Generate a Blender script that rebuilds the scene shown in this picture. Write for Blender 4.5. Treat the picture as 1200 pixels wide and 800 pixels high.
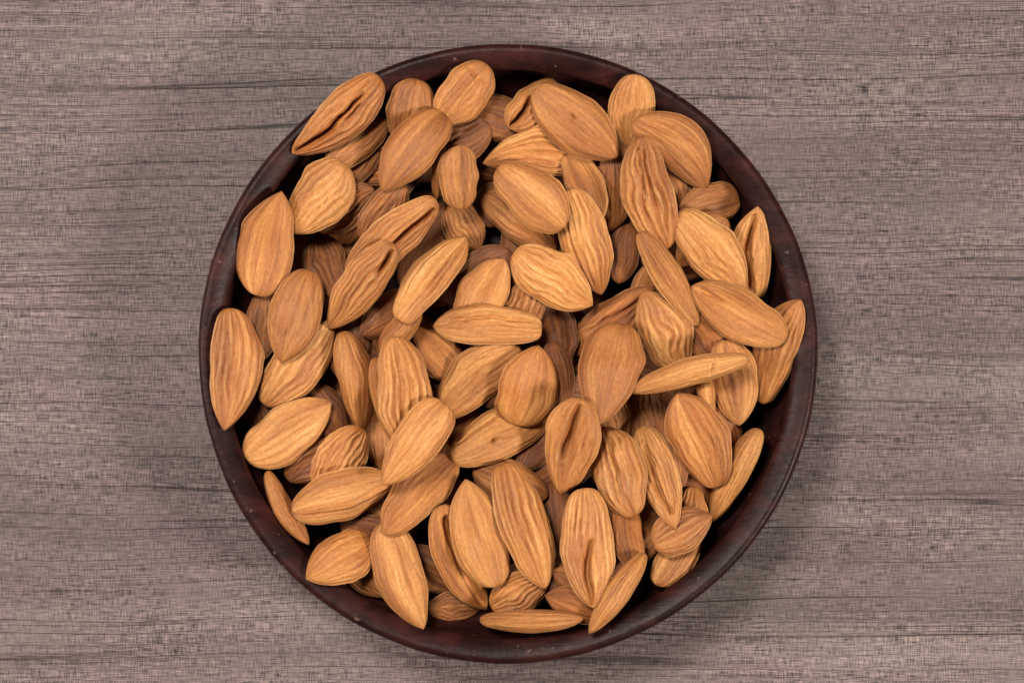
import bpy, math
import numpy as np

scene = bpy.context.scene
for ob in list(bpy.data.objects):
    bpy.data.objects.remove(ob, do_unlink=True)
C = scene.collection

# ------------------------------------------------------------------ camera, light, exposure
cam_d = bpy.data.cameras.new('camera')
cam_d.sensor_width = 36.0
cam_d.lens = 36.0 * (0.80 - 0.036) / 0.300          # 300 mm across at rim height
cam_d.clip_start = 0.01
cam_d.clip_end = 20.0
cam = bpy.data.objects.new('camera', cam_d)
cam.location = (0, 0, 0.80)                          # straight above, looking down
C.objects.link(cam)
scene.camera = cam

world = bpy.data.worlds.new('World')
scene.world = world
world.use_nodes = True
bg = world.node_tree.nodes['Background']
bg.inputs[0].default_value = (1.0, 0.95, 0.92, 1)
bg.inputs[1].default_value = 0.015

def area_lamp(name, loc, target, size, power, colour):
    d = bpy.data.lights.new(name, 'AREA')
    d.shape = 'RECTANGLE'; d.size, d.size_y = size
    d.energy = power; d.color = colour
    o = bpy.data.objects.new(name, d)
    o.location = loc
    v = np.array(target) - np.array(loc)
    from mathutils import Vector
    o.rotation_euler = Vector(v).to_track_quat('-Z', 'Y').to_euler()
    C.objects.link(o)
    return o

area_lamp('key_softbox', (-0.32, 0.46, 1.28), (0, 0, 0.03), (0.28, 0.28), 19.0, (1.0, 0.95, 0.88))
area_lamp('right_softbox', (0.80, -0.34, 0.80), (0, 0, 0.03), (0.20, 0.20), 14.5, (1.0, 0.95, 0.88))
area_lamp('left_softbox', (-0.98, 0.02, 0.62), (0, 0, 0.03), (0.36, 0.36), 9.5, (1.0, 0.95, 0.90))

scene.view_settings.view_transform = 'Standard'
scene.view_settings.look = 'None'
scene.view_settings.exposure = 0.0
scene.view_settings.gamma = 1.0
scene.view_settings.use_curve_mapping = False
scene.render.engine = 'CYCLES'

# ------------------------------------------------------------------ geometry of one almond (pure numpy)
CAM_H = 0.80            # camera height above the table (m)
RIM_Z = 0.036           # height of the bowl rim (m)
PX = 0.00025            # one photograph pixel at rim height (m)
BOWL_C = (-0.00125, -0.0035)

def ground_xy(px, py, z):
    k = PX * (CAM_H - z) / (CAM_H - RIM_Z)
    return (px - 600.0) * k, (400.0 - py) * k

def lerp_noise(grid, u, v):
    """smooth value noise: grid[nu, nv], u in 0..1 clamped, v in 0..1 periodic"""
    nu, nv = grid.shape
    a = np.clip(u, 0, 1) * (nu - 1.001); b = (v % 1.0) * nv
    i = np.floor(a).astype(int); j = np.floor(b).astype(int)
    fa = a - i; fb = b - j
    fa = fa * fa * (3 - 2 * fa); fb = fb * fb * (3 - 2 * fb)
    i2 = np.minimum(i + 1, nu - 1); j0 = j % nv; j2 = (j + 1) % nv
    return ((grid[i, j0] * (1 - fb) + grid[i, j2] * fb) * (1 - fa)
            + (grid[i2, j0] * (1 - fb) + grid[i2, j2] * fb) * fa)

def almond_verts(L, W, T, o, seed, nu=72, nv=72, detail=True):
    """almond lying along +x (blunt end at -L/2, pointed end at +L/2), shown face up"""
    rs = np.random.RandomState(seed)
    q = np.linspace(0, 1, nu + 1)
    t = 0.5 - 0.5 * np.cos(np.pi * q)
    t = (0.55 * t + 0.45 * q)[1:-1]
    t = np.concatenate([[0.004], t, [0.996]])
    th = np.arange(nv) / nv * 2 * np.pi
    a = o.get('a', 0.80) * rs.uniform(0.80, 1.04); full = o.get('p', 0.84)
    f = t ** (0.46 * full) * (1 - t ** (o.get('n', rs.uniform(1.75, 2.7)) - 0.8 * (full - 0.84))) ** a
    f /= f.max()
    g = (t ** 0.5 * (1 - t) ** 0.62) ** 0.85
    g /= g.max()
    tt, hh = np.meshgrid(t, th, indexing='ij')
    ff = np.repeat(f[:, None], nv, 1); gg = np.repeat(g[:, None], nv, 1)
    c, s = np.cos(hh), np.sin(hh)
    if o.get('e'):                                   # seen on its edge: keel on top
        yy = np.sign(c) * np.abs(c) ** 1.15; zz = s
    else:
        ke = o.get('k', rs.uniform(1.30, 1.65)); yy = c; zz = np.sign(s) * np.abs(s) ** ke
        fl = rs.uniform(0.8, 2.0); zz = np.tanh(fl * zz) / math.tanh(fl)
    asym = rs.uniform(-0.09, 0.09)
    o1 = 1 + 0.068 * lerp_noise(rs.uniform(-1, 1, (7, 3)), tt, np.where(c > 0, 0.0, 0.34) + 0 * tt)   # uneven outline
    ff = ff * o1
    x = (tt - 0.5) * L
    y = yy * ff * W / 2 * (1 + asym * np.sign(yy) * np.sin(np.pi * tt))
    z = zz * gg * T / 2
    # slow lumps
    lump = lerp_noise(rs.uniform(-1, 1, (5, 6)), tt, hh / (2 * np.pi))
    k = 1 + 0.15 * lump
    y = y * (1 + 0.035 * lump); z = z * k
    v = y / (ff * W / 2 + 1e-6)
    top = np.clip(zz * 3, 0, 1)
    dish = o.get('d', 0.0 if o.get('e') else [0.0, 0.0, 0.35, 0.65][rs.randint(4)])
    if dish:                                         # dished face
        z = z - top * dish * T / 2 * np.clip(1 - v * v, 0, 1) ** 1.2 * np.sin(np.pi * tt) ** 0.7
    ridge_tone = np.zeros(x.shape)
    if detail:
        r = o.get('r', 0.4)
        env = np.clip(ff * 1.15 - 0.12, 0, 1) * np.clip((1 - tt) * 7, 0, 1) * np.clip(tt * 12, 0, 1)
        w = hh / (2 * np.pi) + 0.028 * lerp_noise(rs.uniform(-1, 1, (6, 7)), tt, hh / (2 * np.pi)) \
            + 0.0045 * lerp_noise(rs.uniform(-1, 1, (13, 22)), tt, hh / (2 * np.pi))
        nr = rs.randint(16, 22)
        cr = np.abs(np.cos(np.pi * nr * w))                                    # rounded crests, narrow valleys
        hgt = lerp_noise(rs.uniform(0.10, 1.15, (7, 23)), tt, w)
        n2 = lerp_noise(rs.uniform(0, 1, (8, 40)), tt, w + 0.013)
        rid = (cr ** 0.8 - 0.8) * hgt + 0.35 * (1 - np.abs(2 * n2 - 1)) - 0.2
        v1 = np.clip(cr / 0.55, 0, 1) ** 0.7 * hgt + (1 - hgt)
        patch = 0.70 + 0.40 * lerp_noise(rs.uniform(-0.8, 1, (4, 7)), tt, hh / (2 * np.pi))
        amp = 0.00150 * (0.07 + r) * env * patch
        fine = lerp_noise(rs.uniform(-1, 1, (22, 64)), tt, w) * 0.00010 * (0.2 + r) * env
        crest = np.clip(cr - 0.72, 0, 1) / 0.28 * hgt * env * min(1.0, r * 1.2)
        ridge_tone = -0.55 * crest + np.clip(1 - v1, 0, 1) * env * min(1.0, 0.25 + r)  # colour follows the relief: positive in valleys, negative on crests
        d = rid * amp + fine
        y = y + d * c * 0.55; z = z + d * s * 1.0
        # thin seam standing out along the keel
        if not o.get('e'):
            y = y + np.sign(c) * 0.00028 * np.exp(-(zz / 0.07) ** 2) * np.sin(np.pi * tt) ** 0.4
        gr = list(o.get('g', []))
        xy = np.stack([x, y], -1)
        for path, wd, dp in gr:
            wd *= 0.72; dp *= 2.0
            P = []
            for (pt, pv) in path:
                fi = np.interp(pt, t, f)
                P.append(((pt - 0.5) * L, pv * fi * W / 2))
            dist = np.full(x.shape, 1.0); along = np.zeros(x.shape)
            n = len(P) - 1
            wob = 0.00035 * lerp_noise(rs.uniform(-1, 1, (14, 5)), tt, hh / (2 * np.pi))
            for i in range(n):
                p0 = np.array(P[i]); p1 = np.array(P[i + 1]); e = p1 - p0
                u = np.clip(((xy - p0) @ e) / (e @ e), 0, 1)
                dd = np.hypot(xy[..., 0] - p0[0] - u * e[0], xy[..., 1] + wob - p0[1] - u * e[1])
                m = dd < dist
                dist = np.where(m, dd, dist); along = np.where(m, (i + u) / n, along)
            fall = np.sin(np.pi * np.clip(along * 0.9 + 0.05, 0, 1)) ** 0.5
            z = z - top * dp * fall * np.exp(-(dist / wd) ** 2)
            z = z + top * dp * 0.16 * fall * np.exp(-((dist - 2.0 * wd) / wd) ** 2)
    # warp: twist along the length, slight arch
    tw = o.get('w', rs.uniform(-0.34, 0.34)) * (tt - 0.5)
    y, z = y * np.cos(tw) - z * np.sin(tw), y * np.sin(tw) + z * np.cos(tw)
    bow = 4 * tt * (1 - tt)
    y = y + o.get('b', rs.uniform(-0.035, 0.035)) * L * bow
    z = z + o.get('h', rs.uniform(-0.015, 0.03)) * L * (bow - 0.6)
    V = np.stack([x, y, z], -1).reshape(-1, 3)
    fib = np.stack([tt * L * 40 + seed * 3.7, c, s], -1).reshape(-1, 3)
    e0 = np.array([[-L / 2 - 0.0001, o.get('b', 0) * 0, z[0].mean()]])
    e1 = np.array([[L / 2 + 0.0002, 0, z[-1].mean()]])
    V = np.vstack([V, e0, e1])
    fib = np.vstack([fib, [[seed * 3.7, 0, 0]], [[L * 40 + seed * 3.7, 0, 0]]])
    return V, fib, np.concatenate([ridge_tone.ravel(), [0, 0]]), nu + 1, nv

def almond_rot(heading, pitch, roll):
    ch, sh = math.cos(heading), math.sin(heading)
    cp, sp = math.cos(pitch), math.sin(pitch)
    cr, sr = math.cos(roll), math.sin(roll)
    Rz = np.array([[ch, -sh, 0], [sh, ch, 0], [0, 0, 1]])
    Ry = np.array([[cp, 0, -sp], [0, 1, 0], [sp, 0, cp]])      # positive pitch lifts the pointed end
    Rx = np.array([[1, 0, 0], [0, cr, -sr], [0, sr, cr]])
    return Rz @ Ry @ Rx

# inside of the bowl: radius (m) -> height (m)
INNER = [(0.0, 0.0048), (0.040, 0.0050), (0.064, 0.0056), (0.074, 0.0072), (0.0800, 0.0102), (0.0832, 0.0150),
         (0.0846, 0.0210), (0.0850, 0.0265), (0.0846, 0.0300), (0.0840, 0.0312)]
# ------------------------------------------------------------------ the almonds, as read from the photograph
# (blunt end x, y, pointed end x, y, width  [photo pixels], stacking order, shape options, label)
# r wrinkles, c skin tone, also darkened for shade deep in the heap, g creases, d dished face, b sideways bow, h arch, a sharpness of the tip, e lying on its edge
ALMONDS = [
 # --- deep, mostly covered
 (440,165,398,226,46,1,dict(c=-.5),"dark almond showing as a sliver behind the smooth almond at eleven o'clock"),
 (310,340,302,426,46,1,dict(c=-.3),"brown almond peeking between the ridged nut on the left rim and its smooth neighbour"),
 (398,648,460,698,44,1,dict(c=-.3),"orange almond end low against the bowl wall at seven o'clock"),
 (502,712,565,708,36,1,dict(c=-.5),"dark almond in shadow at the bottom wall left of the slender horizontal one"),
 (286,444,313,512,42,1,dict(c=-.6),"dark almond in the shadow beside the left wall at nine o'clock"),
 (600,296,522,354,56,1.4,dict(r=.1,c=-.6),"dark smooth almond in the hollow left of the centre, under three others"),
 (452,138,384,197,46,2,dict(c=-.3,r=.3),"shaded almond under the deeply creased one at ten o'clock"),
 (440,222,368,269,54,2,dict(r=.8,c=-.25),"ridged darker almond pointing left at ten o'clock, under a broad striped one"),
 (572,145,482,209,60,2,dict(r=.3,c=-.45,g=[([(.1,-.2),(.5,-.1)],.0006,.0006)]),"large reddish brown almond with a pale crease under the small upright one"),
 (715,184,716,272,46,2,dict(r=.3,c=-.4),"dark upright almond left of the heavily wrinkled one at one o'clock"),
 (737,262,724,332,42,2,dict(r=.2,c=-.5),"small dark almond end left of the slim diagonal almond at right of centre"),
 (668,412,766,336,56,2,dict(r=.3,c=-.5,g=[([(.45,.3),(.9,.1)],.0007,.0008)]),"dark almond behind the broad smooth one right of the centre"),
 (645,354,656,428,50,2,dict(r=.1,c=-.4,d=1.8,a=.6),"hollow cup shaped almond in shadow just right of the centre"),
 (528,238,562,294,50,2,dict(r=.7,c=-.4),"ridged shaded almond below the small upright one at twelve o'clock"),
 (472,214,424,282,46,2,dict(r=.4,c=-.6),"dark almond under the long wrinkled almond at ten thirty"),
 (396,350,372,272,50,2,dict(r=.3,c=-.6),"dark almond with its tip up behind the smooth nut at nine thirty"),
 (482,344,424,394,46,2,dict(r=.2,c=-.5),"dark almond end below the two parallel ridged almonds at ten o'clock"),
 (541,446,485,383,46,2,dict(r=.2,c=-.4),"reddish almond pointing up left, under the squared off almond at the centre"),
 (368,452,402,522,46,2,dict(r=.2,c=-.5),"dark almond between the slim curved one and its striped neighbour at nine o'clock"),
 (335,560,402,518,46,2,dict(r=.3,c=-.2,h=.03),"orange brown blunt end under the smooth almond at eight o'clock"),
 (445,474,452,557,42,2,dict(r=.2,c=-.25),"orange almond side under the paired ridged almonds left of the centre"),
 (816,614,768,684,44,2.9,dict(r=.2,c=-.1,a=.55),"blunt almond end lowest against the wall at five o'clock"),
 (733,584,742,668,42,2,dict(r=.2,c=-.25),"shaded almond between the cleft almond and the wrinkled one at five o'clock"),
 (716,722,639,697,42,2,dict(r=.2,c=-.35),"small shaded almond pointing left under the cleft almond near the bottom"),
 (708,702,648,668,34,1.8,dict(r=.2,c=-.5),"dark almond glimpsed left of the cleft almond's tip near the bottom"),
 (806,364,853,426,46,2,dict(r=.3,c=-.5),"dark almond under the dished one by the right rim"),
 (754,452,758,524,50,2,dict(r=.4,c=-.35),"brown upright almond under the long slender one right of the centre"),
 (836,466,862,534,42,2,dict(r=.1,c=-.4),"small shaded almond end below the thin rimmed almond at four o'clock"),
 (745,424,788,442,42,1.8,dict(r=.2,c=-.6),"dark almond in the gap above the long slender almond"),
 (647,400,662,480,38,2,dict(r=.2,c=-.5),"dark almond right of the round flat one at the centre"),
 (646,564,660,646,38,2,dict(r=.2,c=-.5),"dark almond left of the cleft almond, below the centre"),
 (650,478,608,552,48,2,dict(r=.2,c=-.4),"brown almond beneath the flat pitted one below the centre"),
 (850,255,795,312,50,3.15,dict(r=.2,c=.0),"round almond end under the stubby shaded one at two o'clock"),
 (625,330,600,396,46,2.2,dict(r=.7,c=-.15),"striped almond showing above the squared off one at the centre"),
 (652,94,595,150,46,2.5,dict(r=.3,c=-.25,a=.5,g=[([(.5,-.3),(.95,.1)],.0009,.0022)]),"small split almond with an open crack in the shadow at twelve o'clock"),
 # --- middle
 (490,94,470,172,60,3,dict(r=.3,c=-.2),"rounded almond end against the top wall, right of the deeply creased one"),
 (745,88,737,172,55,3,dict(r=.35,c=-.05),"rounded almond leaning on the wall at one o'clock, nearest the rim"),
 (407,193,336,272,70,3.2,dict(r=.55,c=.1),"broad striped oval almond at ten o'clock with its tip tucked under a dished one"),
 (572,77,512,146,58,3,dict(r=.2,c=0.,g=[([(.18,-.7),(.24,0),(.2,.6)],.0006,.0004)]),"tilted almond with a flaking blunt end, topmost against the rim at twelve o'clock"),
 (518,162,511,234,16,3,dict(e=1,c=-.2,r=.2),"thin sliver of an almond left of the small upright one"),
 (692,192,566,192,56,3,dict(r=.6,c=.0,b=-.11),"arched ridged almond under the pitted smooth one at twelve o'clock"),
 (775,178,804,244,56,3,dict(r=.6,c=-.15,a=.55),"ridged almond under the kidney shaped smooth one at one thirty"),
 (868,231,790,252,50,3.1,dict(r=.2,c=.05,p=.6),"stubby almond with a shadow across it under the kidney shaped one at two o'clock"),
 (885,352,886,242,52,3,dict(r=.4,c=.1,b=.05,g=[([(.12,-.0),(.5,.12),(.9,.05)],.0012,.0020)]),"pointed almond with a deep lengthwise furrow beside the right rim at two o'clock"),
 (893,474,936,350,52,3,dict(r=.5,c=0.,b=.05),"almond leaning on the right rim at three o'clock under the dished one"),
 (850,398,866,498,56,3,dict(r=.3,c=-.1),"thin rimmed almond pointing down under the long slender one at three o'clock"),
 (666,180,703,262,44,3,dict(r=.1,c=-.05,d=1.8,b=.05),"hollow almond with a pale curved edge behind a striped one at one o'clock"),
 (567,228,652,294,54,3.4,dict(r=.5,c=.0),"striped almond under the smooth oval one above the centre"),
 (403,388,424,508,44,3,dict(e=1,r=.3,c=-.1,b=.05),"slim curved almond lying on its edge at nine o'clock"),
 (312,552,363,638,26,3,dict(e=1,r=.2,c=0.,b=-.05),"thin curved almond on edge along the wall at eight o'clock"),
 (437,634,359,677,62,3,dict(r=.4,c=.05,p=.7),"almond pointing left along the wall at seven o'clock under a glossy one"),
 (440,418,462,522,26,3,dict(e=1,r=.2,c=.1),"thin almond on edge just left of the strongly ridged almond at left of centre"),
 (492,364,440,420,34,3,dict(r=.2,c=.0,e=1),"small almond end above the strongly ridged almond left of the centre"),
 (555,546,642,582,52,3,dict(r=.3,c=-.15),"almond lying crosswise under the long downward almond below the centre"),
 (576,714,644,670,48,3,dict(r=.7,c=-.2),"shaded ridged almond under two tips near the bottom of the bowl"),
 (710,442,732,520,36,3,dict(r=.5,c=-.05),"small curled almond in the gap under the broad smooth one right of the centre"),
 (781,488,796,574,38,3,dict(r=.3,c=-.15),"dark almond side left of the plump almond at four o'clock"),
 (824,426,836,494,20,3,dict(e=1,c=.15,r=.1),"tiny pale almond tip under the right end of the long slender one"),
 (813,570,800,645,40,3,dict(r=.5,c=.05),"upright almond in half shadow below the plump one at four thirty"),
 (766,640,834,602,52,3.3,dict(r=.5,c=.1),"knobbly almond on the wall at four thirty beside a slim pale one"),
 (608,406,513,492,63,3.8,dict(r=.35,c=0.,b=-.07),"curved almond with a shaded flank just below the squared off centre one"),
 (795,432,754,340,62,3.6,dict(r=.8,c=0.),"ridged almond with its tip up, right of the centre above the long slender one"),
 (425,502,374,574,56,3.8,dict(r=1.,c=-.05,a=.6),"strongly furrowed almond at eight o'clock behind the glossy one"),
 (309,474,390,376,60,3.7,dict(r=.7,c=.05),"striped almond at nine o'clock under the smooth pointed one"),
 # --- upper
 (793,250,872,340,62,4,dict(r=.45,c=0.),"long broad fibrous almond sloping down right at two o'clock"),
 (520,132,448,224,60,4,dict(r=.1,c=-.05,b=-.05,p=.7,n=2.0),"smooth pointed almond at eleven o'clock, tip towards lower left"),
 (541,246,538,171,47,4,dict(r=.2,c=-.1,a=.55,p=.75),"small upright reddish almond near twelve o'clock"),
 (742,142,830,221,60,4,dict(r=.2,c=0.,b=.12,a=.7),"kidney shaped smooth almond by the rim at one thirty"),
 (668,221,706,346,58,4,dict(r=.8,c=.1),"striped almond pointing down, right of the smooth oval above the centre"),
 (511,234,404,319,54,4,dict(r=.6,c=.05,g=[([(.08,.35),(.3,.15),(.55,.25)],.0009,.0018)]),"long wrinkled almond with a fold at ten thirty, tip lower left"),
 (544,388,591,304,57,4,dict(r=.1,c=0.,d=1.0,p=.9),"smooth leaf shaped almond with its tip up just left of the centre"),
 (463,394,476,532,66,4,dict(r=1.,c=.1,b=.05),"strongly ridged almond left of the centre, lower end under a pale one"),
 (532,535,450,626,58,4,dict(r=.3,c=-.05),"almond pointing lower left beneath the pale yellow one"),
 (529,537,644,486,59,4,dict(r=.3,c=.05,g=[([(.08,.72),(.5,.68),(.85,.6)],.0005,.0005),([(.38,-.25),(.42,-.05)],.0007,.0009)]),"flat pitted almond with a double rim just below the centre"),
 (743,604,707,499,66,4.2,dict(r=.7,c=.05,g=[([(.15,.1),(.55,-.1),(.9,0)],.0007,.0008)]),"wrinkled almond with its tip up, lower right of the centre"),
 (751,499,790,619,48,4,dict(r=.6,c=.05,g=[([(.2,-.2),(.6,-.3),(.85,0)],.0008,.0012)]),"narrow creased almond right of the wrinkled one at four thirty"),
 (889,501,835,613,37,4,dict(e=1,r=.3,c=.25),"slim pale almond leaning on the wall at four o'clock"),
 (756,648,690,741,30,4,dict(e=1,r=.2,c=.1),"slim pointed almond on edge at the bottom wall, right of the cleft one"),
 (515,590,570,718,54,4,dict(r=.3,c=0.,b=-.06,d=1.1,g=[([(.12,.2),(.5,.15),(.92,.15)],.0013,.0022)]),"hollowed almond with a long dark furrow near the bottom, left of a smooth one"),
 (450,611,496,737,58,3.9,dict(r=.25,c=-.05,b=-.03),"almond pointing down to the bottom rim at six thirty"),
 (561,728,684,722,28,4,dict(e=1,r=.3,c=.15,a=.6),"slender pale almond lying horizontally along the bottom wall"),
 # --- top
 (446,92,342,180,53,5,dict(r=.7,p=.7,c=.2,b=.05,g=[([(.95,-.25),(.6,.0),(.47,-.15)],.0010,.0022),([(.48,-.18),(.2,-.2)],.0008,.0016),([(.5,.1),(.22,.1)],.0007,.0012)]),"large deeply creased almond resting on the rim at ten thirty"),
 (300,347,331,225,70,5,dict(r=.05,c=.05,d=1.25,p=.8),"broad dished almond with a smooth hollow face by the left rim, tip up"),
 (627,104,724,185,66,5,dict(r=.12,c=-.05,g=[([(.42,.12),(.47,.12)],.0006,.0009)]),"smooth almond with a small pit, uppermost at twelve thirty"),
 (751,160,783,292,60,5,dict(r=1.1,c=.1,b=-.06,g=[([(.1,-.1),(.5,.05)],.0006,.0009),([(.12,.25),(.45,.25)],.0006,.0008)]),"heavily wrinkled almond pointing down at one o'clock"),
 (749,272,818,381,36,5,dict(r=.2,c=.1,a=.7),"slim diagonal almond right of the centre pointing lower right"),
 (921,397,811,335,60,5,dict(r=.15,c=.05,d=.9,g=[([(.9,-.15),(.68,-.12)],.0007,.0012)]),"broad dished almond with a short split by the right rim at three o'clock"),
 (877,420,736,460,34,5,dict(e=1,r=.4,c=.25,g=[([(.25,-.6),(.3,.4)],.0005,.0006)]),"long slender pale almond on edge pointing left, right of the centre"),
 (728,378,703,497,75,5,dict(r=.05,c=0.,a=.85,n=1.5),"broad smooth almond with a dull bruise right of the centre"),
 (583,196,663,266,64,5,dict(r=.1,c=.2,a=.55,n=2.6),"smooth pale oval almond above the centre"),
 (602,296,694,358,63,5,dict(r=1.0,c=.4,g=[([(.68,-.1),(.72,-.05)],.0007,.0006)]),"plump striped pale almond with a reddish spot just above the centre"),
 (635,384,508,382,47,5,dict(r=.25,c=.05,d=.8,p=.5,a=.68,n=3.6,g=[([(.1,-.3),(.45,-.35),(.85,-.3)],.0006,.0007)]),"squared off almond lying horizontally at the very centre"),
 (462,285,383,386,50,5,dict(r=.6,c=.15,g=[([(.06,.3),(.3,.2)],.0010,.0016)]),"ridged almond with a notch at its blunt end at ten o'clock, tip lower left"),
 (468,376,547,276,47,5.1,dict(r=.6,c=.15,p=.6,n=3.2),"straight sided ridged almond with its tip upper right, left of the centre"),
 (362,316,330,425,64,5,dict(r=.3,c=0.),"smooth plump almond pointing down at nine thirty"),
 (271,361,263,504,62,5,dict(r=1.,c=.2,b=.07),"ridged almond resting on the left rim at nine o'clock"),
 (289,537,387,471,64,5,dict(r=.3,c=.1),"orange almond by the left wall at eight thirty, tip upper right"),
 (343,599,464,562,60,5,dict(r=.25,c=0.,g=[([(.1,-.25),(.5,-.4),(.9,-.3)],.0006,-.0005)]),"glossy orange almond with a pale crest lying across at eight o'clock"),
 (522,473,449,568,59,5,dict(r=.45,c=.35,p=.6,n=1.7),"pale yellow almond left of the centre, tip lower left"),
 (606,499,631,405,74,5,dict(r=.05,c=.05,a=.75,n=1.6),"flat round almond with a short tip up just below the centre"),
 (682,465,658,581,64,5,dict(r=.3,c=.1,g=[([(.08,.05),(.35,.0),(.6,-.15)],.0012,.0018)]),"almond with a central furrow and its tip down, lower right of the centre"),
 (842,571,793,461,70,5,dict(r=.45,c=.1),"plump almond at four o'clock with its blunt end down"),
 (685,572,695,711,63,5,dict(r=.9,c=.25,p=.7,n=2.2,g=[([(.45,.25),(.7,-.05),(.95,0)],.0011,.0020)]),"cleft striped almond pointing down near the bottom, right of centre"),
 (591,543,640,689,59,5,dict(r=.7,c=.2,b=-.02,p=.6,n=2.8),"long striped almond pointing down, below the centre"),
 (582,687,545,561,66,4.9,dict(r=.15,c=.05),"smooth brown almond with its tip up near the bottom, left of centre"),
]
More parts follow.
